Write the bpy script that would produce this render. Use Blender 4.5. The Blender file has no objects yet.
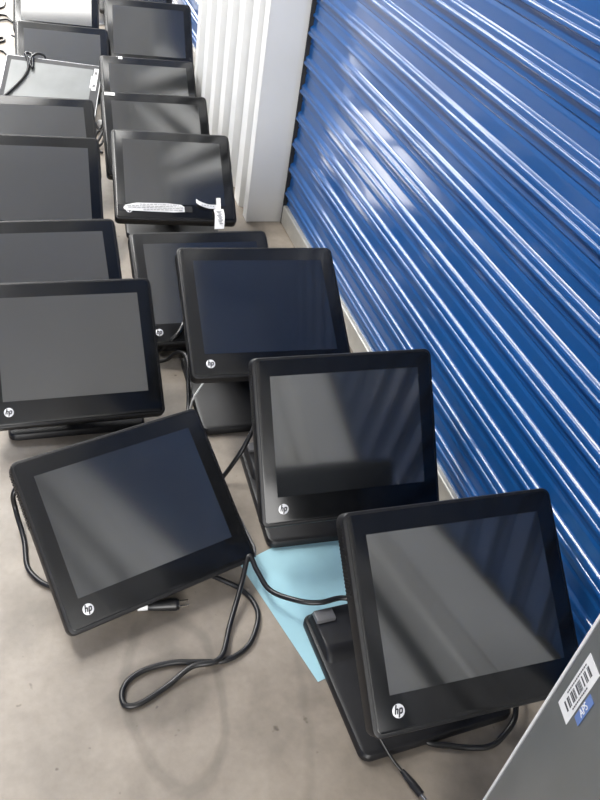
import bpy, bmesh, math, random
from mathutils import Vector, Matrix
random.seed(4)
C = bpy.context.scene.collection
S = bpy.context.scene
R = math.radians

# ------------------------------------------------------------------ camera, world, lights, exposure
cam = bpy.data.cameras.new('camera'); co = bpy.data.objects.new('camera', cam); C.objects.link(co)
cam.sensor_fit = 'VERTICAL'; cam.sensor_height = 24; cam.lens = 24; cam.clip_start = .02
co.matrix_world = (Matrix.Translation((0, 0, 1.25)) @ Matrix.Rotation(R(-23.273), 4, 'Z')
                   @ Matrix.Rotation(R(90 - 38.5605), 4, 'X') @ Matrix.Rotation(R(10.7276), 4, 'Z'))
S.camera = co
w = bpy.data.worlds.new('world'); S.world = w; w.use_nodes = True
w.node_tree.nodes['Background'].inputs[0].default_value = (.93, .96, 1, 1)
w.node_tree.nodes['Background'].inputs[1].default_value = 0.9
S.view_settings.view_transform = 'Standard'; S.view_settings.look = 'None'
S.view_settings.gamma = 1; S.view_settings.use_curve_mapping = False
S.view_settings.exposure = 0.18

def area(name, loc, rot, sx, sy, power, col=(1, 1, 1)):
    l = bpy.data.lights.new(name, 'AREA'); l.shape = 'RECTANGLE'; l.size = sx; l.size_y = sy
    l.energy = power; l.color = col
    o = bpy.data.objects.new(name, l); C.objects.link(o); o.location = loc; o.rotation_euler = rot
    return o
area('daylight_through_hall_end', (-.75, 8.9, 1.4), (R(-90), 0, 0), 2.9, 2.5, 150, (1, .98, .92))
area('ceiling_lamp_light', (.22, 4.68, 2.96), (0, 0, 0), .9, .8, 24, (1, .98, .94))
area('added_rib_highlight_strip', (-.8, 5.8, 2.75), (0, 0, 0), .2, 6.0, 190, (1, .99, .96))  # added strip, placed and sized to draw highlights along the shutter ribs
area('added_upward_ceiling_fill', (-.6, 4.6, 2.77), (R(180), 0, 0), .2, 5.0, 60, (1, .99, .96))  # added upward emitter, brightens the ceiling that the far screens reflect
area('ceiling_lamp_light', (-.95, 2.4, 2.96), (0, 0, 0), .4, 1.0, 62, (1, .97, .93))
area('added_near_end_fill', (-.8, -3.9, 1.5), (R(90), 0, 0), 3.0, 2.4, 205, (1, .98, .95))  # added fill to brighten the pillar's near face, not a known opening

# ------------------------------------------------------------------ materials
def mat(name, col, rough=.5, metal=0, spec=.5, coat=0, coat_rough=.05):
    m = bpy.data.materials.new(name); m.use_nodes = True
    b = m.node_tree.nodes['Principled BSDF']
    b.inputs['Base Color'].default_value = (*col, 1); b.inputs['Roughness'].default_value = rough
    b.inputs['Metallic'].default_value = metal; b.inputs['Specular IOR Level'].default_value = spec
    b.inputs['Coat Weight'].default_value = coat; b.inputs['Coat Roughness'].default_value = coat_rough
    return m
def noisy(m, scale, amount, detail=4, bump=0, bscale=None, rough_amt=0, coord='Object'):
    """mottles the base colour with noise and optionally bumps it"""
    nt = m.node_tree; b = nt.nodes['Principled BSDF']; col = b.inputs['Base Color'].default_value[:]
    tc = nt.nodes.new('ShaderNodeTexCoord'); n = nt.nodes.new('ShaderNodeTexNoise')
    n.inputs['Scale'].default_value = scale; n.inputs['Detail'].default_value = detail
    nt.links.new(tc.outputs[coord], n.inputs['Vector'])
    r = nt.nodes.new('ShaderNodeValToRGB')
    r.color_ramp.elements[0].position = .3; r.color_ramp.elements[1].position = .7
    r.color_ramp.elements[0].color = (*[c * (1 - amount) for c in col[:3]], 1)
    r.color_ramp.elements[1].color = (*[min(1, c * (1 + amount)) for c in col[:3]], 1)
    nt.links.new(n.outputs['Fac'], r.inputs['Fac']); nt.links.new(r.outputs['Color'], b.inputs['Base Color'])
    if rough_amt:
        mr = nt.nodes.new('ShaderNodeMapRange'); rv = b.inputs['Roughness'].default_value
        mr.inputs['To Min'].default_value = rv - rough_amt; mr.inputs['To Max'].default_value = rv + rough_amt
        nt.links.new(n.outputs['Fac'], mr.inputs['Value']); nt.links.new(mr.outputs[0], b.inputs['Roughness'])
    if bump:
        n2 = nt.nodes.new('ShaderNodeTexNoise'); n2.inputs['Scale'].default_value = bscale or scale * 8
        n2.inputs['Detail'].default_value = 4
        nt.links.new(tc.outputs[coord], n2.inputs['Vector'])
        bp = nt.nodes.new('ShaderNodeBump'); bp.inputs['Strength'].default_value = bump; bp.inputs['Distance'].default_value = .002
        nt.links.new(n2.outputs['Fac'], bp.inputs['Height']); nt.links.new(bp.outputs['Normal'], b.inputs['Normal'])
    return m
M = {}
M['plastic'] = noisy(mat('black_plastic', (.009, .009, .010), .42, spec=.4), 60, .15, bump=.15, bscale=900)
M['base_plastic'] = noisy(mat('black_stand_plastic', (.010, .010, .0115), .42, spec=.4), 40, .15, bump=.1, bscale=700)
M['bezel'] = noisy(mat('gloss_black_bezel', (.008, .0085, .0095), .2, spec=.4), 30, .2)
M['screen'] = noisy(mat('screen_glass', (.018, .0195, .021), .1, spec=1.0), 8, .2)
M['screen'].node_tree.nodes['Principled BSDF'].inputs['IOR'].default_value = 1.75
M['screen_matte'] = noisy(mat('matte_screen', (.16, .17, .17), .35, spec=.4), 8, .15)
M['silver'] = noisy(mat('silver_trim', (.55, .56, .58), .3, .7), 30, .08)
M['logo'] = noisy(mat('logo_silver', (.8, .8, .82), .35, .15), 80, .05)
M['logo_ink'] = noisy(mat('logo_ink', (.02, .02, .025), .4), 80, .1)
M['grey_plastic'] = noisy(mat('grey_plastic', (.12, .12, .125), .4), 40, .1)
M['grey_bezel'] = noisy(mat('matte_grey_bezel', (.06, .06, .063), .6, spec=.2), 40, .1)
M['cord'] = noisy(mat('black_rubber_cord', (.012, .012, .013), .33), 60, .2)
M['cord_grey'] = noisy(mat('grey_rubber_cord', (.09, .09, .095), .4), 60, .2)
M['white_plastic'] = noisy(mat('white_plastic', (.8, .8, .8), .4), 60, .06)
M['brass'] = noisy(mat('plug_metal', (.75, .72, .66), .25, 1), 60, .06)
M['paper'] = noisy(mat('white_paper', (.82, .82, .82), .7), 60, .05)
M['ink'] = noisy(mat('print_ink', (.06, .06, .065), .7), 60, .15)
M['faint_ink'] = noisy(mat('faint_print_ink', (.30, .30, .31), .7), 60, .15)
M['tape'] = noisy(mat('glossy_clear_brown_tape', (.03, .03, .032), .25), 60, .15)
M['sheet'] = noisy(mat('light_blue_sheet', (.36, .60, .68), .32), 12, .06)
M['blue'] = noisy(mat('blue_painted_steel', (.007, .085, .285), .4, spec=.2, coat=.8, coat_rough=.12), 5, .06)
M['panel'] = noisy(mat('off_white_painted_steel', (.80, .80, .78), .42), 3, .04)
M['alu'] = noisy(mat('dull_aluminium', (.55, .54, .50), .4, .5), 14, .15)
M['dark'] = noisy(mat('dark_rubber_seal', (.02, .02, .022), .7), 20, .2)
M['case'] = noisy(mat('grey_metal_case', (.17, .18, .18), .3, .35), 6, .10)
M['case_trim'] = noisy(mat('pale_case_trim', (.78, .78, .78), .4), 20, .06)
M['sticker_blue'] = noisy(mat('sticker_blue', (.13, .22, .50), .45), 60, .1)
M['ceiling'] = noisy(mat('ceiling_white_steel', (.86, .86, .85), .6), 3, .05)

def floor_material():
    m = mat('worn_concrete', (.4, .36, .32), .5); nt = m.node_tree; b = nt.nodes['Principled BSDF']; L = nt.links
    tc = nt.nodes.new('ShaderNodeTexCoord')
    def noise(scale, detail=6, dist=0, rough=.55):
        n = nt.nodes.new('ShaderNodeTexNoise'); n.inputs['Scale'].default_value = scale
        n.inputs['Detail'].default_value = detail; n.inputs['Distortion'].default_value = dist
        n.inputs['Roughness'].default_value = rough
        L.new(tc.outputs['Object'], n.inputs['Vector']); return n
    def ramp(src, p0, c0, p1, c1):
        r = nt.nodes.new('ShaderNodeValToRGB'); e = r.color_ramp.elements
        e[0].position, e[0].color, e[1].position, e[1].color = p0, (*c0, 1), p1, (*c1, 1)
        L.new(src, r.inputs['Fac']); return r
    def mul(a, bb, f=1.0):
        x = nt.nodes.new('ShaderNodeMix'); x.data_type = 'RGBA'; x.blend_type = 'MULTIPLY'; x.inputs['Factor'].default_value = f
        L.new(a, x.inputs[6]); L.new(bb, x.inputs[7]); return x.outputs[2]
    big = ramp(noise(2.6, 5, .6).outputs['Fac'], .35, (.225, .194, .160), .66, (.375, .330, .278))
    mid = ramp(noise(9, 7, .3).outputs['Fac'], .33, (.80, .79, .78), .62, (1.04, 1.03, 1.02))
    fine = ramp(noise(70, 5).outputs['Fac'], .3, (.93, .93, .93), .7, (1.04, 1.04, 1.04))
    speck = ramp(noise(38, 2).outputs['Fac'], .22, (.45, .42, .4), .29, (1, 1, 1))
    c = mul(mul(mul(big.outputs[0], mid.outputs[0]), fine.outputs[0]), speck.outputs[0])
    # an old ring-shaped stain and a couple of drag marks worn into the concrete
    sx = nt.nodes.new('ShaderNodeSeparateXYZ'); 
    warp = noise(6, 3)
    add = nt.nodes.new('ShaderNodeVectorMath'); add.operation = 'MULTIPLY_ADD'
    add.inputs[1].default_value = (.05, .05, 0); L.new(warp.outputs['Color'], add.inputs[0]); L.new(tc.outputs['Object'], add.inputs[2])
    L.new(add.outputs[0], sx.inputs[0])
    def math_(op, a, bv):
        n = nt.nodes.new('ShaderNodeMath'); n.operation = op
        for i, v in enumerate((a, bv)):
            if isinstance(v, (int, float)): n.inputs[i].default_value = v
            elif v is not None: L.new(v, n.inputs[i])
        return n.outputs[0]
    def ring(cx, cy, rx, ry, wd, dark):
        dx = math_('DIVIDE', math_('SUBTRACT', sx.outputs[0], cx), rx); dy = math_('DIVIDE', math_('SUBTRACT', sx.outputs[1], cy), ry)
        d = math_('SQRT', math_('ADD', math_('MULTIPLY', dx, dx), math_('MULTIPLY', dy, dy)), None)
        e = math_('ABSOLUTE', math_('SUBTRACT', d, 1.0), None)
        return ramp(e, wd * .35, (dark,) * 3, wd, (1, 1, 1)).outputs[0]
    c = mul(c, ring(.205, .735, .082, .16, .13, .80))
    dline = math_('ABSOLUTE', math_('SUBTRACT', math_('ADD', sx.outputs[0], math_('MULTIPLY', sx.outputs[1], -.22)), .262), None)
    c = mul(c, ramp(dline, .002, (.86,) * 3, .011, (1, 1, 1)).outputs[0])
    # broad darker patch with an irregular edge
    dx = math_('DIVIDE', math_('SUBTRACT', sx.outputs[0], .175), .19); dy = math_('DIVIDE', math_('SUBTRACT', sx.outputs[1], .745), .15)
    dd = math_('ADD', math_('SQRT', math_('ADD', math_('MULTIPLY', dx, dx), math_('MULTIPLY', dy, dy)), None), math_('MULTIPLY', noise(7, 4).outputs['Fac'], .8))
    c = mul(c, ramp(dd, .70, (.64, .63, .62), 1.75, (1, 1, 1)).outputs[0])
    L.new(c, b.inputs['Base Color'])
    rr = nt.nodes.new('ShaderNodeMapRange'); rr.inputs['To Min'].default_value = .3; rr.inputs['To Max'].default_value = .62
    L.new(noise(5, 4).outputs['Fac'], rr.inputs['Value']); L.new(rr.outputs[0], b.inputs['Roughness'])
    bp = nt.nodes.new('ShaderNodeBump'); bp.inputs['Strength'].default_value = .25; bp.inputs['Distance'].default_value = .002
    L.new(noise(55, 6).outputs['Fac'], bp.inputs['Height']); L.new(bp.outputs['Normal'], b.inputs['Normal'])
    return m
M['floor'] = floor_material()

# ------------------------------------------------------------------ helpers
def obj(name, bm, m, parent=None, smooth=None):
    bmesh.ops.recalc_face_normals(bm, faces=bm.faces[:])
    me = bpy.data.meshes.new(name); bm.to_mesh(me); bm.free()
    me.materials.append(m)
    if smooth is not None:
        for p in me.polygons: p.use_smooth = True
        me.set_sharp_from_angle(angle=R(smooth))
    o = bpy.data.objects.new(name, me); C.objects.link(o)
    if parent: o.parent = parent
    return o
def empty(name, loc, rz=0):
    o = bpy.data.objects.new(name, None); o.empty_display_size = .05; C.objects.link(o)
    o.location = loc; o.rotation_euler = (0, 0, rz); return o
def tag(o, label, cat, group=None):
    o['label'] = label; o['category'] = cat
    if group: o['group'] = group
    return o
def structure(o):
    o['kind'] = 'structure'; return o
def add_box(bm, x0, x1, y0, y1, z0, z1, mtx=None, bevel=0, seg=2):
    r = bmesh.ops.create_cube(bm, size=1)
    vs = r['verts']
    for v in vs:
        v.co = Vector((x0 + (v.co.x + .5) * (x1 - x0), y0 + (v.co.y + .5) * (y1 - y0), z0 + (v.co.z + .5) * (z1 - z0)))
    if bevel:
        es = {e for v in vs for e in v.link_edges}
        rb = bmesh.ops.bevel(bm, geom=list(es), offset=bevel, segments=seg, affect='EDGES', profile=.5)
        vs = list({v for f in rb['faces'] for v in f.verts} | {v for v in vs if v.is_valid})
    if mtx is not None:
        for v in vs: v.co = mtx @ v.co
    return vs
def rrect(x0, x1, z0, z1, r, n=5):
    pts = []
    for cx, cz, a0 in ((x1 - r, z1 - r, 0), (x0 + r, z1 - r, 90), (x0 + r, z0 + r, 180), (x1 - r, z0 + r, 270)):
        for k in range(n + 1):
            a = R(a0 + 90 * k / n); pts.append((cx + r * math.cos(a), cz + r * math.sin(a)))
    return pts
def loft(bm, loops, caps=True):
    """loops: lists of 3-D points with equal counts, joined into a closed skin"""
    vl = [[bm.verts.new(p) for p in l] for l in loops]
    n = len(vl[0])
    for a, b in zip(vl, vl[1:]):
        for i in range(n): bm.faces.new((a[i], a[(i + 1) % n], b[(i + 1) % n], b[i]))
    if caps: bm.faces.new(vl[0]); bm.faces.new(list(reversed(vl[-1])))
def catmull(pts, n=8):
    P = [Vector(p) for p in pts]; P = [P[0] * 2 - P[1]] + P + [P[-1] * 2 - P[-2]]; out = []
    for i in range(1, len(P) - 2):
        a, b, c, d = P[i - 1:i + 3]
        for k in range(n):
            t = k / n
            out.append(.5 * ((2 * b) + (c - a) * t + (2 * a - 5 * b + 4 * c - d) * t * t + (3 * b - a - 3 * c + d) * t ** 3))
    out.append(P[-2]); return out
def add_tube(bm, pts, r, sides=10, n=8, smooth_path=True):
    path = catmull(pts, n) if smooth_path else [Vector(p) for p in pts]
    N = len(path); rad = r if callable(r) else (lambda t: r)
    t0 = (path[1] - path[0]).normalized(); up = Vector((0, 0, 1)) if abs(t0.z) < .9 else Vector((1, 0, 0))
    u = t0.cross(up).normalized(); rings = []
    for i, p in enumerate(path):
        t = (path[min(i + 1, N - 1)] - path[max(i - 1, 0)]).normalized()
        u = (u - t * u.dot(t)).normalized(); v = t.cross(u); q = rad(i / (N - 1))
        rings.append([p + (u * math.cos(6.28319 * k / sides) + v * math.sin(6.28319 * k / sides)) * q for k in range(sides)])
    loft(bm, rings)
def cord(name, pts, r, m, label, cat='power cord', group=None, n=8):
    bm = bmesh.new(); add_tube(bm, pts, r, n=n); o = obj(name, bm, m, smooth=60)
    return tag(o, label, cat, group)
def text_mesh(name, s, size, m, parent, mtx, shear=0, depth=.0002):
    cu = bpy.data.curves.new('text', 'FONT'); cu.body = s; cu.size = size; cu.extrude = depth; cu.shear = shear
    cu.align_x = 'CENTER'; cu.align_y = 'CENTER'
    t = bpy.data.objects.new('text', cu); C.objects.link(t)
    me = bpy.data.meshes.new_from_object(t.evaluated_get(bpy.context.evaluated_depsgraph_get()))
    bpy.data.objects.remove(t); bpy.data.curves.remove(cu)
    me.name = name; me.materials.clear(); me.materials.append(m); me.transform(mtx)
    o = bpy.data.objects.new(name, me); C.objects.link(o)
    if parent: o.parent = parent
    return o

# ------------------------------------------------------------------ the hall
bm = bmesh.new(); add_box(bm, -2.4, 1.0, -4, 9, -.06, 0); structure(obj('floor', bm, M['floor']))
bm = bmesh.new(); add_box(bm, -2.4, 1.0, -4, 9, 3.0, 3.06); structure(obj('ceiling', bm, M['ceiling']))
def corrugated(bm, x, y0, y1, z0, z1, face, pitch=.162, d=.022):
    """vertical trapezoid ribs along y on the plane x; face = -1 looks to -x"""
    prof = []; y = y0
    while y < y1 - 1e-4:
        for f, h in ((0, 0), (.40, 0), (.50, 1), (.90, 1)):
            yy = y + f * pitch
            if yy < y1: prof.append((yy, h * d))
        y += pitch
    prof.append((y1, 0))
    a = [bm.verts.new((x + face * h, yy, z0)) for yy, h in prof]; b = [bm.verts.new((x + face * h, yy, z1)) for yy, h in prof]
    for i in range(len(a) - 1): bm.faces.new((a[i], a[i + 1], b[i + 1], b[i]))
PX = .705; SX = .822      # faces of the pillars and of the shutter crests
def shutter(name, y0, y1, ztop):
    pitch = .0842; prof = []
    z = .068
    def rounded(P, r):
        """round the corners of the open polyline P of (z, h) points"""
        out = [P[0]]
        for p, q, t in zip(P, P[1:], P[2:]):
            p, q, t = Vector(p), Vector(q), Vector(t); u, v = (p - q), (t - q)
            k = min(r, u.length * .45, v.length * .45); a, b = q + u.normalized() * k, q + v.normalized() * k
            for i in range(6):
                f = i / 5; out.append(tuple(a * (1 - f) ** 2 + q * 2 * f * (1 - f) + b * f * f))
        return out + [P[-1]]
    def seg(z):
        # wide flat valley with a pressed groove, then a raised crest with rolled edges
        P = rounded([(0, 0), (.008, 0), (.0165, -.0032), (.0185, .0012), (.028, 0), (.0370, 0), (.0415, .0125), (.0435, .0125)], .0022)
        P += [(.0435 + .0075 * math.sin(R(8 * k)), .0125 - .0075 * (1 - math.cos(R(8 * k)))) for k in range(1, 9)]
        P += [(.0510, .0081), (.0560, .0083), (.0575, .0083)]
        P += [(.0575 + .0075 * math.sin(R(8 * k)), .0083 - .0075 * (1 - math.cos(R(8 * k)))) for k in range(1, 9)]
        P += [(.0668, .0008), (.0685, 0)]
        return [(z + f, h) for f, h in P]
    n = 0
    while z < ztop - .01:
        prof += seg(z); z += pitch; n += 1
        if n == 7:      # lapped seam between two sheets
            prof += [(z + .003, 0), (z + .006, .004), (z + .010, .005), (z + .014, .004), (z + .016, 0), (z + .024, 0)]; z += .027
    prof.append((z, 0))
    bm = bmesh.new(); x0 = SX + .015
    a = [bm.verts.new((x0 - h, y0, zz)) for zz, h in prof]; b = [bm.verts.new((x0 - h, y1, zz)) for zz, h in prof]
    for i in range(len(a) - 1): bm.faces.new((a[i], b[i], b[i + 1], a[i + 1]))
    o = structure(obj(name, bm, M['blue'], smooth=75))
    wn = o.modifiers.new('weighted_normals', 'WEIGHTED_NORMAL'); wn.weight = 100; wn.keep_sharp = True
    bm = bmesh.new(); add_box(bm, SX + .002, SX + .03, y0, y1, .004, .068, bevel=.004)
    obj('bottom_bar', bm, M['alu'], o)
    bm = bmesh.new()
    for yy in (y0 - .004, y1 - .001): add_box(bm, SX + .003, SX + .05, yy, yy + .006, 0, ztop)
    obj('side_guide', bm, M['dark'], o)
    return o
shutter('door_1', .43, 2.366, 2.7)
shutter('door_2', 3.37, 5.3, 2.7)
bm = bmesh.new(); add_box(bm, .862, 1.0, -4, 9, 0, 3.0); structure(obj('wall_right', bm, M['panel']))
def pillar(n, y0, y1):
    bm = bmesh.new(); add_box(bm, PX + .022, .86, y0, y1, 0, 3.0)
    o = structure(obj('wall_pillar_%d' % n, bm, M['panel']))
    bm = bmesh.new(); corrugated(bm, PX + .022, y0 + .03, y1 - .03, 0.002, 3.0, -1); obj('corrugated_cladding', bm, M['panel'], o)
    bm = bmesh.new()
    add_box(bm, PX, PX + .03, y0 - .003, y0 + .045, 0.002, 3.0); add_box(bm, PX, PX + .03, y1 - .045, y1 + .003, 0.002, 3.0)
    add_box(bm, PX, .812, y0 - .004, y0 - .001, 0.002, 3.0); add_box(bm, PX, .812, y1 + .001, y1 + .004, .002, 3.0)
    obj('corner_trim', bm, M['panel'], o)
pillar(1, -1.6, .425)
pillar(2, 2.38, 3.36)
pillar(3, 5.31, 8.9)
bm = bmesh.new(); add_box(bm, PX + .02, .861, .43, 2.37, 2.7, 3.0); add_box(bm, PX + .02, .861, 3.37, 5.3, 2.7, 3.0); structure(obj('trim_1', bm, M['panel']))
bm = bmesh.new(); add_box(bm, -2.46, -2.34, -4, 9, 0, 3.0); corrugated(bm, -2.34, -4, 9, 0, 3, 1); structure(obj('wall_left', bm, M['blue']))

# ------------------------------------------------------------------ the touchscreen terminals
HX, ZT, ZB = .185, .150, -.170
def head_meshes():
    """one terminal head around the screen centre: x right, z up the face, y to the back"""
    out = []
    bm = bmesh.new(); loops = []
    for y, i, r in ((.0, .0035, .011), (.0012, .0012, .013), (.004, 0, .014), (.026, 0, .014), (.030, .0035, .012), (.040, .018, .012), (.048, .05, .012), (.052, .055, .012)):
        loops.append([(x, y, z) for x, z in rrect(-HX + i, HX - i, ZB + i * 1.1, ZT - i, r)])
    loft(bm, loops); out.append(('housing', bm, M['plastic'], 35))
    bm = bmesh.new()
    loft(bm, [[(x, -.0012 + d, z) for x, z in rrect(-.1785 + q, .1785 - q, -.1630 + q, .1445 - q, .009)] for d, q in ((.0018, 0), (.0004, 0), (0, .0006))])
    out.append(('bezel', bm, M['bezel'], 35))
    bm = bmesh.new(); add_box(bm, -.152, .152, -.0018, -.0008, -.114, .114); out.append(('screen', bm, M['screen'], None))
    bm = bmesh.new(); n = 32
    loft(bm, [[(-.142 + r * math.cos(6.28319 * k / n), y, -.137 + r * math.sin(6.28319 * k / n)) for k in range(n)] for y, r in ((-.0010, .0098), (-.0019, .0098), (-.0022, .0093))])
    out.append(('logo_badge', bm, M['logo'], 35))
    # fins of the cooling vent along both sides
    for s in (-1, 1):
        bm = bmesh.new()
        add_box(bm, *sorted((s * (HX - .004), s * (HX + .0004))), .0065, .0245, .028, .134)
        for k in range(19):
            z = .131 - k * .0055
            add_box(bm, *sorted((s * (HX - .004), s * (HX + .0018))), .0075, .0235, z - .0013, z + .0013)
        out.append(('vent', bm, M['plastic'], None))
    return out
def glyph_mesh():
    """the two slanted letters cut out of the round badge"""
    bm = bmesh.new(); sl = .26; wd = .0021
    def bar(pts):
        for (x0, z0), (x1, z1) in zip(pts, pts[1:]):
            d = Vector((x1 - x0, z1 - z0)); q = Vector((-d.y, d.x)).normalized() * wd / 2; e = d.normalized() * wd * .25
            P = [Vector((x0, z0)) - q - e, Vector((x1, z1)) - q + e, Vector((x1, z1)) + q + e, Vector((x0, z0)) + q - e]
            loft(bm, [[(-.142 + p.x, y, -.137 + p.y) for p in P] for y in (-.0021, -.00255)])
    def sx(x, z): return (x + sl * z, z)
    k = .001
    bar([sx(-5.2 * k, -3.4 * k), sx(-5.2 * k, 8.2 * k)])
    bar([sx(-5.2 * k, 2.6 * k), sx(-2.6 * k, 3.0 * k), sx(-1.5 * k, 2.2 * k), sx(-1.5 * k, -3.4 * k)])
    bar([sx(1.6 * k, 3.0 * k), sx(1.6 * k, -8.2 * k)])
    bar([sx(1.6 * k, 3.0 * k), sx(4.6 * k, 3.0 * k), sx(5.6 * k, 2.0 * k), sx(5.6 * k, -2.2 * k), sx(4.6 * k, -3.2 * k), sx(1.6 * k, -3.2 * k)])
    return bm
def base_meshes():
    """stand foot, origin at its centre on the floor"""
    out = []
    bm = bmesh.new(); loops = []
    for z, i, r in ((.001, .004, .016), (.004, 0, .018), (.014, 0, .018), (.0185, .003, .016), (.020, .007, .014)):
        loops.append([(x, y, z) for x, y in rrect(-.1475 + i, .1475 - i, -.143 + i, .143 - i, r)])
    loft(bm, loops); out.append(('base', bm, M['base_plastic'], 35))
    bm = bmesh.new(); loops = []
    for z, f in ((.018, 0), (.028, .010), (.034, .020), (.036, .028)):
        loops.append([(x, y, z) for x, y in rrect(-.140 + f * .25, .140 - f * .25, .030 + f, .139 - f * .2, .012)])
    loft(bm, loops); out.append(('cable_deck', bm, M['base_plastic'], 35))
    bm = bmesh.new(); add_box(bm, -.134, -.096, .105, .130, .030, .044, bevel=.003); out.append(('port_cover', bm, M['grey_plastic'], 35))
    return out
def arm_mesh(hy, hz, tilt):
    """support arm from the hinge on the base up to the back of the head (hy, hz = screen centre over the base origin)"""
    bm = bmesh.new()
    n = Vector((0, math.cos(tilt), -math.sin(tilt)))
    top = Vector((0, hy, hz)) + n * .046; bot = Vector((0, .075, .052))
    if (top - bot).length < .05: bot = Vector((0, .085, .048))
    d = (top - bot); L = d.length; d.normalize(); q = Vector((1, 0, 0)).cross(d).normalized()
    loops = []
    for t, wx, th in ((0, .062, .013), (.15, .060, .014), (.6, .052, .014), (1, .055, .012)):
        p = bot + d * L * t
        loops.append([p + Vector((x, 0, 0)) + q * y for x, y in rrect(-wx, wx, -th, th, .006, 3)])
    loft(bm, loops)
    return bm
def hinge_mesh():
    bm = bmesh.new(); add_tube(bm, [(-.072, 0, 0), (-.070, 0, 0), (.070, 0, 0), (.072, 0, 0)], .016, 16, smooth_path=False); return bm
HEAD0 = head_meshes(); BASE0 = base_meshes()
PROTO = {}
def part(name, maker, m, sm, parent, mtx, key=None):
    """first use makes the mesh, later ones copy the object"""
    key = key or name
    if key not in PROTO:
        o = obj(name, maker, m, smooth=sm); PROTO[key] = o
    else:
        o = PROTO[key].copy(); C.objects.link(o)
    o.parent = parent; o.matrix_parent_inverse = Matrix.Identity(4); o.matrix_local = mtx
    return o
def terminal(x, y, z, yaw, tilt, roll, off, label, group='black touchscreen terminals on the floor'):
    """x, y, z = centre of the screen; off = how far behind it the foot is centred"""
    yaw, tilt, roll = R(yaw), R(tilt), R(roll)
    rz = Matrix.Rotation(yaw, 4, 'Z')
    bx, by = x - math.sin(yaw) * off, y + math.cos(yaw) * off
    root = empty('touchscreen_terminal', (bx, by, 0), yaw)
    tag(root, label, 'terminal', group)
    I4 = Matrix.Identity(4)
    for n, b, m, sm in BASE0: part(n, b, m, sm, root, I4)
    hm = Matrix.Translation((0, -off, z)) @ Matrix.Rotation(-tilt, 4, 'X') @ Matrix.Rotation(roll, 4, 'Y')
    kids = {}
    for i, (n, b, m, sm) in enumerate(HEAD0):
        kids[n] = part(n, b, m, sm, root if n != 'vent' else kids['housing'], hm if n != 'vent' else I4, (n, i))
    if 'lettering' not in PROTO:
        part('lettering', glyph_mesh(), M['logo_ink'], None, kids['logo_badge'], I4)
    else:
        part('lettering', None, None, None, kids['logo_badge'], I4)
    obj('stand_arm', arm_mesh(-off, z, tilt), M['base_plastic'], root, 35)
    part('hinge', hinge_mesh() if 'hinge' not in PROTO else None, M['base_plastic'], 35, root, Matrix.Translation((0, .075, .058)))
    return root, hm

T = {}
def t(k, *a): T[k] = terminal(*a)
t('A', .595, .610, .299, 4.0, 51.6, 2.9, .07, 'black touchscreen terminal nearest the camera, its right corner behind the grey barcode-stickered case')
t('B', .564, 1.047, .254, -1.0, 39.2, -.6, 0.08, 'most upright black touchscreen terminal, beside blue shutter at upper edge of the light blue sheet')
t('C', .497, 1.451, .280, .4, 60.0, 1.1, .03, 'black touchscreen terminal with navy screen, overlapping the terminal between it and the white pillar')
t('D', .436, 1.761, .153, .3, 59.2, -.6, .05, 'black touchscreen terminal half hidden behind the navy-screened one, black cord under its logo corner')
t('E', .446, 2.345, .186, -3.1, 58.5, .3, .05, 'black touchscreen terminal with white printed paper strip across its lower bezel, beside white pillar')
t('F', .459, 2.742, .153, -.1, 51.7, .7, .05, 'dusty black touchscreen terminal directly behind the one with the paper strip, white speck on corner')
t('G', .498, 3.200, .137, -1.7, 55.4, .3, .05, 'black touchscreen terminal in right column just in front of the one with half-grey, half-blue screen')
t('H', .562, 3.674, .223, -5.1, 50.3, -.8, .05, 'black touchscreen terminal far up right column, whole screen visible, half grey and half blue')
t('Q', .62, 4.55, .200, -4.0, 55, 0, .05, 'farthest black terminal of right column, cut off by the top of the photo')
t('I', .155, 1.014, .138, 15.5, 57.4, -1.7, .07, 'black touchscreen terminal turned askew at front left, two-pin plug at its lower edge')
t('J', .077, 1.471, .180, .9, 51.3, -.3, 0.045, 'black touchscreen terminal right behind the askew one, cut off by left edge of the photo')
t('K', .029, 1.724, .201, 2.3, 55.3, -.1, 0.09, 'black touchscreen terminal in left column, second behind the askew one, only upper part showing')
t('L', .031, 2.237, .196, -2.4, 51.0, -.3, .05, 'black touchscreen terminal in left column, third behind the askew one')
t('M', .053, 2.601, .187, .7, 58.0, .7, .05, 'black touchscreen terminal in left column directly in front of the silver-edged skewed display')
t('O', .192, 3.534, .150, -1.8, 56.5, 1.4, .05, 'black touchscreen terminal between the silver-edged skewed display and the terminal with bright white screen')
t('P', .201, 4.050, .219, -3.3, 55.2, 1.1, .05, 'black touchscreen terminal with bright white glare on its screen, top left of the photo')

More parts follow.
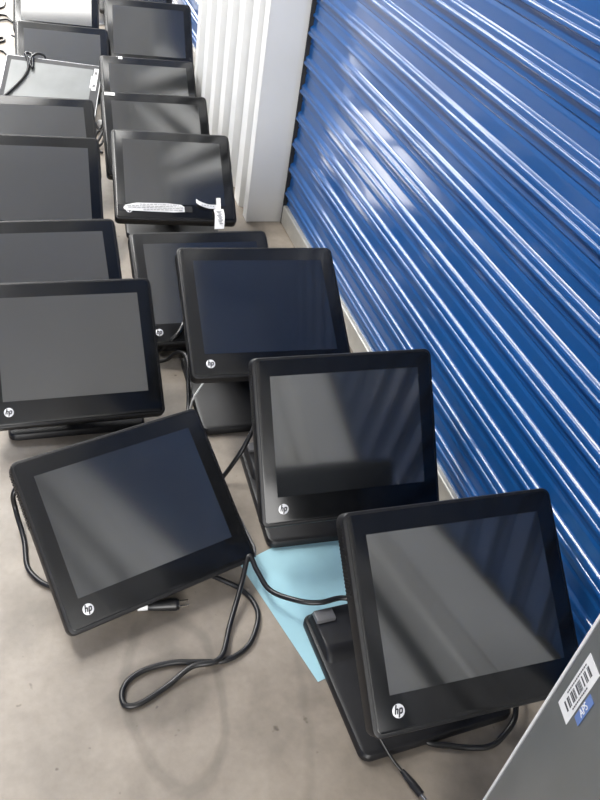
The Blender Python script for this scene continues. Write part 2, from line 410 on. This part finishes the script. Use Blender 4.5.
# the silver-edged display lying skewed among the left column
def silver_display(x, y, z, yaw, tilt, roll):
    yaw, tilt, roll = R(yaw), R(tilt), R(roll)
    root = empty('silver_edged_display', (x - math.sin(yaw) * .04, y + math.cos(yaw) * .04, 0), yaw)
    tag(root, 'skewed grey display with thin silver edge, black cord knotted over its top edge', 'display')
    hm = Matrix.Translation((0, -.04, z)) @ Matrix.Rotation(-tilt, 4, 'X') @ Matrix.Rotation(roll, 4, 'Y')
    bm = bmesh.new(); loops = []
    for yy, i, r in ((.001, 0, .008), (.022, 0, .008), (.034, .03, .008), (.040, .04, .008)):
        loops.append([(px, yy, pz) for px, pz in rrect(-.183 + i, .183 - i, -.15 + i, .146 - i, r)])
    loft(bm, loops); o = obj('housing', bm, M['silver'], root, 35); o.matrix_local = hm
    bm = bmesh.new(); loft(bm, [[(px, yy, pz) for px, pz in rrect(-.1805, .1805, -.1475, .1435, .006)] for yy in (.0015, -.0005)])
    o = obj('bezel', bm, M['grey_bezel'], root); o.matrix_local = hm
    bm = bmesh.new(); add_box(bm, -.162, .150, -.0012, 0, -.128, .122); o = obj('screen', bm, M['screen_matte'], root); o.matrix_local = hm
    bm = bmesh.new(); add_box(bm, .153, .170, -.0014, -.0006, .02, .128); add_box(bm, .146, .160, -.0016, -.0013, .03, .09)
    o = obj('sticker', bm, M['paper'], root); o.matrix_local = hm; o['label'] = 'white sticker with grey blocks'
    bm = bmesh.new(); add_box(bm, .156, .167, -.0017, -.0013, .098, .112); add_box(bm, .155, .166, -.0017, -.0013, .035, .05)
    p = obj('print', bm, M['grey_plastic'], o)
    bm = bmesh.new(); loft(bm, [[(px, py, pz) for px, py in rrect(-.12, .12, -.10, .11, .02)] for pz in (.001, .018)]); obj('base', bm, M['base_plastic'], root, 35)
    bm = bmesh.new(); a, b = Vector((0, .06, .016)), Vector((0, -.04 + .036 * math.cos(tilt), z - .036 * math.sin(tilt)))
    add_box(bm, -.05, .05, min(a.y, b.y) - .01, max(a.y, b.y) + .01, .016, b.z + .005, bevel=.004); obj('stand_arm', bm, M['base_plastic'], root, 35)
silver_display(.122, 3.235, .112, -14.7, 61.2, -.6)

# ------------------------------------------------------------------ things on and around the terminals
def strip_mesh(pts, half, th, axis):
    """a ribbon of paper through pts (3-D), half-width vectors along axis"""
    bm = bmesh.new(); path = catmull(pts, 6); ax = Vector(axis).normalized(); loops = []
    for i, p in enumerate(path):
        tg = (path[min(i + 1, len(path) - 1)] - path[max(i - 1, 0)]).normalized(); nn = tg.cross(ax).normalized()
        loops.append([p + ax * half + nn * th, p - ax * half + nn * th, p - ax * half - nn * th, p + ax * half - nn * th])
    loft(bm, loops); return bm
def on_head(k): return Matrix.Translation(T[k][0].location) @ Matrix.Rotation(T[k][0].rotation_euler.z, 4, 'Z') @ T[k][1]
E_ = on_head('E')
root = empty('paper_strip', E_ @ Vector((-.06, -.004, -.127)))
tag(root, 'white printed paper strip taped across lower left bezel of a terminal beside the white pillar', 'paper strip')
inv = root.matrix_basis.inverted()
bm = bmesh.new()
out = [(-.160, -.131), (-.153, -.121), (-.120, -.1135), (-.03, -.112), (.014, -.115), (.032, -.127), (.030, -.139), (-.01, -.143), (-.08, -.141), (-.135, -.141), (-.155, -.138)]
loft(bm, [[(x, y + .0012 * math.sin(x * 60), z) for x, z in out] for y in (-.0032, -.0024)])
o = obj('paper', bm, M['paper'], root); o.matrix_local = inv @ E_
bm = bmesh.new(); random.seed(3)
for z, a, b in ((-.1185, -.110, .008), (-.1245, -.148, .024), (-.1300, -.146, .024), (-.136, -.10, .020)):
    x = a
    while x < b:
        w_ = random.uniform(.004, .013); add_box(bm, x, min(x + w_, b), -.0050, -.0044, z - .0009, z + .0009); x += w_ + .0025
o = obj('printed_lines', bm, M['faint_ink'], root); o.matrix_local = inv @ E_
for s in (-.164, .036):
    bm = bmesh.new(); add_box(bm, s - .012, s + .012, -.0024, -.0020, -.140, -.120); o = obj('tape', bm, M['tape'], root); o.matrix_local = inv @ E_

root = empty('paper_tag', E_ @ Vector((.12, -.006, -.12)))
tag(root, 'crumpled white paper tag hanging over lower right corner of terminal beside the white pillar', 'tag')
inv = root.matrix_basis.inverted()
bm = strip_mesh([(.062, -.004, -.100), (.072, -.012, -.114), (.098, -.008, -.121), (.124, -.004, -.119)], .0065, .0004, (0, -.2, 1))
o = obj('folded_band', bm, M['paper'], root, 40); o.matrix_local = inv @ E_
bm = strip_mesh([(.131, -.008, -.090), (.130, -.006, -.115), (.127, -.008, -.140)], .0070, .0004, (1, 0, .05))
o = obj('upright_band', bm, M['paper'], root, 40); o.matrix_local = inv @ E_
bm = strip_mesh([(.128, -.008, -.130), (.129, -.014, -.152), (.126, -.020, -.178), (.122, -.020, -.206)], .015, .0004, (1, 0, .08))
o = obj('hanging_label', bm, M['paper'], root, 40); o.matrix_local = inv @ E_
bm = bmesh.new()
for k in range(9):
    z = -.140 - k * .0060; y_ = -.0115 - min(k * .00155, .0085)
    add_box(bm, .119 + (k % 3) * .003, .136 - (k % 2) * .004, y_ - .0026, y_ - .0014, z - .0010, z + .0010)
for k in range(5): add_box(bm, .076 + k * .009, .080 + k * .009, -.0128 + k * .0013, -.0118 + k * .0013, -.1205, -.1185)
o = obj('printed_lines', bm, M['faint_ink'], root); o.matrix_local = inv @ E_

def corner_speck(k, x, z, w_):
    bm = bmesh.new(); add_box(bm, x - w_, x + w_, -.0030, -.0016, z - .006, z + .006, bevel=.0008)
    o = obj('sticker', bm, M['paper'], T[k][0]); o.matrix_local = T[k][1]; o['label'] = 'white corner sticker'
corner_speck('F', -.155, .138, .018)
corner_speck('G', -.105, .141, .008)

# light blue sheet lying under the foot of the nearest terminal
bm = bmesh.new(); nx, ny = 14, 18; grid = []
a, b, c, d = Vector((.352, .959)), Vector((.428, .684)), Vector((.655, .745)), Vector((.581, 1.02))
for th in (0, .0008):
    g = []
    for j in range(ny + 1):
        row = []
        for i in range(nx + 1):
            u, v = i / nx, j / ny; p = (a * (1 - v) + b * v) * (1 - u) + (d * (1 - v) + c * v) * u
            q = (1 - u)
            zz = .0014 + .0018 * math.sin(v * 3.0 + .4) * q ** 2
            row.append(bm.verts.new((p.x - .014 * math.sin(3.14159 * u) * (1 - v) * .3, p.y + .012 * math.sin(3.14159 * u) * (1 - v), max(.0006, zz * .25) + th)))
        g.append(row)
    grid.append(g)
for g in grid:
    for j in range(ny):
        for i in range(nx): bm.faces.new((g[j][i], g[j][i + 1], g[j + 1][i + 1], g[j + 1][i]))
edge = [(j, 0) for j in range(ny + 1)] + [(ny, i) for i in range(1, nx + 1)] + [(j, nx) for j in range(ny - 1, -1, -1)] + [(0, i) for i in range(nx - 1, 0, -1)]
for (j0, i0), (j1, i1) in zip(edge, edge[1:] + edge[:1]):
    bm.faces.new((grid[0][j0][i0], grid[0][j1][i1], grid[1][j1][i1], grid[1][j0][i0]))
tag(obj('blue_sheet', bm, M['sheet'], smooth=40), 'light blue glossy sheet lying on the concrete under the nearest terminal', 'sheet')

# grey case standing upright at the right
ph = R(-12); fx = Vector((math.sin(ph), -math.cos(ph), 0)); nx_ = Vector((-math.cos(ph), -math.sin(ph), 0))
root = empty('computer_case', (.5065, .3465, 0)); tag(root, 'tall grey metal case standing upright at bottom right corner, barcode sticker on its side', 'computer case')
cm = Matrix(((fx.x, nx_.x, 0, 0), (fx.y, nx_.y, 0, 0), (0, 0, 1, 0), (0, 0, 0, 1)))   # local x along the side panel, y out of it, z up
def case_part(name, bm, m, parent=root, sm=35):
    for v in bm.verts: v.co = cm @ v.co
    return obj(name, bm, m, parent, sm)
bm = bmesh.new(); add_box(bm, .0025, .42, -.13, 0, .001, .84, bevel=.003); case_part('body', bm, M['case'])
bm = bmesh.new(); add_box(bm, -.001, .0020, -.131, .001, .001, .842, bevel=.0012); case_part('front_bezel', bm, M['case_trim'])
bm = bmesh.new(); add_box(bm, .0165, .0415, .0002, .0008, .510, .602); lab = case_part('barcode_sticker', bm, M['paper']); lab['label'] = 'white sticker with a barcode'
bm = bmesh.new(); random.seed(11); z = .522
while z < .590:
    w_ = random.choice((.001, .0015, .0022, .003))
    add_box(bm, .0235, .0345, .0008, .0011, z, z + w_); z += w_ + random.choice((.001, .0012, .0018, .0042))
for x, a_, b_ in ((.0203, .535, .586), (.0378, .533, .572)):
    z = a_
    while z < b_: add_box(bm, x - .0007, x + .0007, .0008, .0011, z, z + .003); z += .0042
case_part('barcode', bm, M['ink'], lab)
bm = bmesh.new(); add_box(bm, .0445, .0545, .0002, .0008, .531, .574); lab2 = case_part('logo_sticker', bm, M['sticker_blue']); lab2['label'] = 'small blue sticker with white letters'
tm = cm @ Matrix.Translation((.0493, .0010, .5525)) @ Matrix(((0, -1, 0, 0), (0, 0, 1, 0), (1, 0, 0, 0), (0, 0, 0, 1)))
text_mesh('lettering', 'APS', .0115, M['paper'], lab2, tm)

# ------------------------------------------------------------------ cords and plugs
cr = .005
cord('cable', [(0.580, 0.715, 0.085), (0.556, 0.765, 0.068), (0.512, 0.808, 0.056), (0.462, 0.807, 0.056), (0.425, 0.822, 0.05), (0.385, 0.864, 0.035), (0.368, 0.907, 0.045), (0.358, 0.935, 0.055), (0.335, 0.89, 0.03), (0.3, 0.822, 0.010), (0.267, 0.756, 0.013), (0.216, 0.749, 0.013), (0.172, 0.727, 0.005), (0.124, 0.704, 0.005), (0.099, 0.705, 0.005), (0.095, 0.726, 0.005), (0.108, 0.748, 0.005), (0.138, 0.763, 0.005), (0.187, 0.768, 0.005), (0.233, 0.76, 0.005), (0.28, 0.755, 0.005), (0.325, 0.777, 0.005), (0.354, 0.825, 0.006), (0.356, 0.862, 0.006), (0.337, 0.897, 0.008), (0.306, 0.921, 0.012), (0.278, 0.943, 0.012)],
     cr, M['cord'], 'long black power cord looped on bare concrete and running over the blue sheet')
cord('cable', [(.02, 1.20, .10), (-0.027, 1.178, 0.095), (-0.059, 1.152, 0.07), (-0.059, 1.142, 0.03), (-0.047, 1.084, 0.006), (-0.044, 1.022, 0.006), (-0.029, 0.989, 0.006), (-0.006, 0.967, 0.006), (0.037, 0.95, 0.006)],
     cr, M['cord'], 'black cord curving out at left side of the askew front-left terminal')
root = empty('barrel_plug_lead', (.514, .499, 0)); tag(root, 'black lead with metal-tipped barrel plug at bottom edge of photo, below the nearest terminal', 'cord')
def rel(o, r_):
    o.matrix_parent_inverse = r_.matrix_basis.inverted(); return o
bm = bmesh.new(); add_tube(bm, [(.47, .57, .055), (0.481, 0.55, 0.045), (0.498, 0.52, 0.022), (0.510, 0.504, 0.010), (0.514, 0.499, 0.008)], .0028); rel(obj('lead', bm, M['cord'], root, 60), root)
bm = bmesh.new(); add_tube(bm, [(.513, .501, .008), (.5215, .479, .008), (.529, .458, .008)], lambda t_: .0042 + .0022 * min(1, t_ * 2)); rel(obj('barrel_grip', bm, M['cord'], root, 60), root)
bm = bmesh.new(); add_tube(bm, [(.529, .459, .008), (.5325, .449, .008)], .0032); rel(obj('metal_tip', bm, M['brass'], root, 60), root)
cord('cable', [(.56, .57, .012), (0.574, 0.538, 0.008), (0.61, 0.524, 0.006), (0.644, 0.513, 0.006), (0.68, 0.508, 0.006), (0.713, 0.52, 0.008), (0.745, 0.545, 0.02), (0.758, 0.60, 0.045), (.750, .66, .06)],
     cr, M['cord'], 'black cord looping on floor under the right end of the nearest terminal')
cord('cable', [(.385, 1.69, .10), (0.368, 1.672, 0.10), (0.341, 1.631, 0.085), (0.303, 1.622, 0.05), (0.280, 1.62, 0.025), (0.287, 1.610, 0.018), (0.312, 1.606, 0.024), (0.337, 1.60, 0.05), (.352, 1.56, .06), (.346, 1.50, .03), (.337, 1.44, .007), (.325, 1.40, .007)],
     cr, M['cord'], 'black cord bunched beneath the logo corner of the half-hidden terminal')
cord('cable_tie', [(0.33, 1.405, 0.002), (0.338, 1.409, 0.05), (0.353, 1.418, 0.075), (0.366, 1.428, 0.088)], .0022, M['white_plastic'], 'thin white cable tie sticking up between the askew and navy-screened terminals', 'cable tie')
cord('cable', [(.47, 1.25, .16), (0.443, 1.235, 0.13), (0.409, 1.200, 0.09), (0.384, 1.189, 0.05), (0.366, 1.185, 0.02), (0.348, 1.17, 0.006), (.33, 1.15, .006)], cr, M['cord'], 'black cord dropping from most upright terminal down to floor behind the askew one')
cord('cable', [(.345, 1.13, .008), (0.352, 1.088, 0.05), (0.365, 1.01, 0.055), (0.371, 0.975, 0.053), (0.374, 0.955, 0.052), (0.370, 0.938, 0.048)], .0035, M['cord_grey'], 'grey cord running along the right edge of the askew front-left terminal')

root = empty('power_plug', (.19, .88, 0)); tag(root, 'black two-pin power plug with white collar at lower edge of the askew terminal', 'plug')
bm = bmesh.new(); add_tube(bm, [(.160, .885, .013), (.172, .884, .013), (.196, .882, .013), (.203, .8815, .013), (.217, .880, .013)], lambda t_: .0065 + .0055 * math.sin(min(1, t_ * 1.25) * 1.57) - (.002 if t_ > .93 else 0), n=6); rel(obj('plug_body', bm, M['cord'], root, 40), root)
bm = bmesh.new(); add_tube(bm, [(.142, .887, .013), (.160, .8855, .013)], .0072); rel(obj('collar', bm, M['white_plastic'], root, 40), root)
for dy in (-.0055, .0055):
    bm = bmesh.new(); add_box(bm, .216, .234, .8795 + dy - .0012, .8795 + dy + .0012, .010, .016); rel(obj('prong', bm, M['brass'], root), root)
bm = bmesh.new(); add_tube(bm, [(.143, .887, .013), (.125, .90, .012), (.11, .94, .01)], .004); rel(obj('cord_stub', bm, M['cord'], root, 60), root)

# cords on the pale floor at the top left
GR = 'loose cords on the pale far floor'
cord('cable', [(-0.10, 4.66, 0.005), (-0.069, 4.67, 0.005), (-0.034, 4.716, 0.005), (-0.023, 4.813, 0.005), (-0.037, 4.905, 0.005), (-.07, 4.95, .005)], cr, M['cord'], 'curled black cord on pale floor in very top left corner')
cord('cable', [(-0.11, 4.53, 0.005), (-0.051, 4.569, 0.005), (-0.018, 4.56, 0.005), (-0.005, 4.495, 0.009), (0.009, 4.448, 0.006), (-.014, 4.493, .006), (-.042, 4.482, .006), (-.11, 4.42, .005)], cr, M['cord'], 'black cord bent into a narrow hook on pale floor left of the bright white screen')
cord('cable', [(-0.10, 4.15, 0.005), (-0.051, 4.195, 0.005), (-0.037, 4.19, 0.005), (-0.040, 4.145, 0.005), (-0.06, 4.125, 0.005), (-.10, 4.10, .005)], .006, M['cord'], 'small black cord knot at left edge beside the terminal behind the skewed display')
cord('cable', [(-0.12, 3.99, 0.005), (-0.053, 4.005, 0.005), (-0.032, 3.967, 0.005), (-0.008, 3.889, 0.005), (.02, 3.80, .005)], cr, M['cord'], 'black cord reaching from left edge to top left corner of the skewed display')
cord('cable', [(0.0, 4.16, 0.03), (0.019, 4.12, 0.03), (0.017, 4.06, 0.02), (.012, 4.0, .006), (.01, 3.95, .005)], cr, M['cord'], 'short black cord hanging at left side of the terminal behind the skewed display')

# cord draped over the skewed silver-edged display
N_ = Matrix.Translation((.122, 3.235, .112)) @ Matrix.Rotation(R(-14.7), 4, 'Z') @ Matrix.Rotation(R(-61.2), 4, 'X') @ Matrix.Rotation(R(-.6), 4, 'Y')
def n_(x, y, z): return tuple(N_ @ Vector((x, y, z)))
cord('draped_cord', [n_(-.215, .03, -.145), n_(-.195, .004, -.120), n_(-.185, -.008, -.10), n_(-.15, -.008, -.055), n_(-.108, -.008, .02), n_(-.092, -.008, .075), n_(-.098, -.009, .120), n_(-.112, -.010, .150), n_(-.104, .003, .168), n_(-.088, -.006, .150), n_(-.080, -.010, .115), n_(-.075, -.012, .085), n_(-.088, -.013, .105), n_(-.085, -.010, .14), n_(-.068, -.006, .162), n_(-.048, .004, .165), n_(-.040, .02, .16)],
     .005, M['cord'], 'black cord knotted over top edge of the skewed silver-edged display')
cord('cord_bundle', [(0.267, 3.04, 0.07), (0.282, 3.02, 0.05), (0.301, 2.99, 0.03), (0.278, 2.95, 0.012), (0.262, 2.965, 0.03), (0.291, 3.03, 0.05), (.31, 3.02, .07), (.285, 2.97, .04), (.262, 2.93, .012), (.285, 2.90, .008)], cr, M['cord'], 'tangled black cords in the gap between the two columns, beside the skewed display')
bm = bmesh.new()
loft(bm, [[(.300 + r_ * math.cos(6.28319 * k / 14), 3.135 + r_ * math.sin(6.28319 * k / 14), z) for k in range(14)] for z, r_ in ((.001, .012), (.012, .015), (.03, .013), (.038, .006))])
tag(obj('white_knob', bm, M['white_plastic'], smooth=50), 'small white plastic cap on floor in the gap between the two columns', 'cap')
# pale bracket standing between the far columns
root = empty('metal_bracket', (.445, 4.56, 0)); tag(root, 'pale metal bracket with dark clip standing between bright-screened terminal and far right column', 'bracket')
bm = bmesh.new(); add_box(bm, -.018, .018, -.006, .03, .001, .17, bevel=.002); add_box(bm, -.03, .03, -.03, .05, .001, .006); obj('plate', bm, M['silver'], root, 35)
bm = bmesh.new(); add_box(bm, -.014, .012, -.016, -.006, .12, .165, bevel=.003); obj('clip', bm, M['dark'], root, 35)
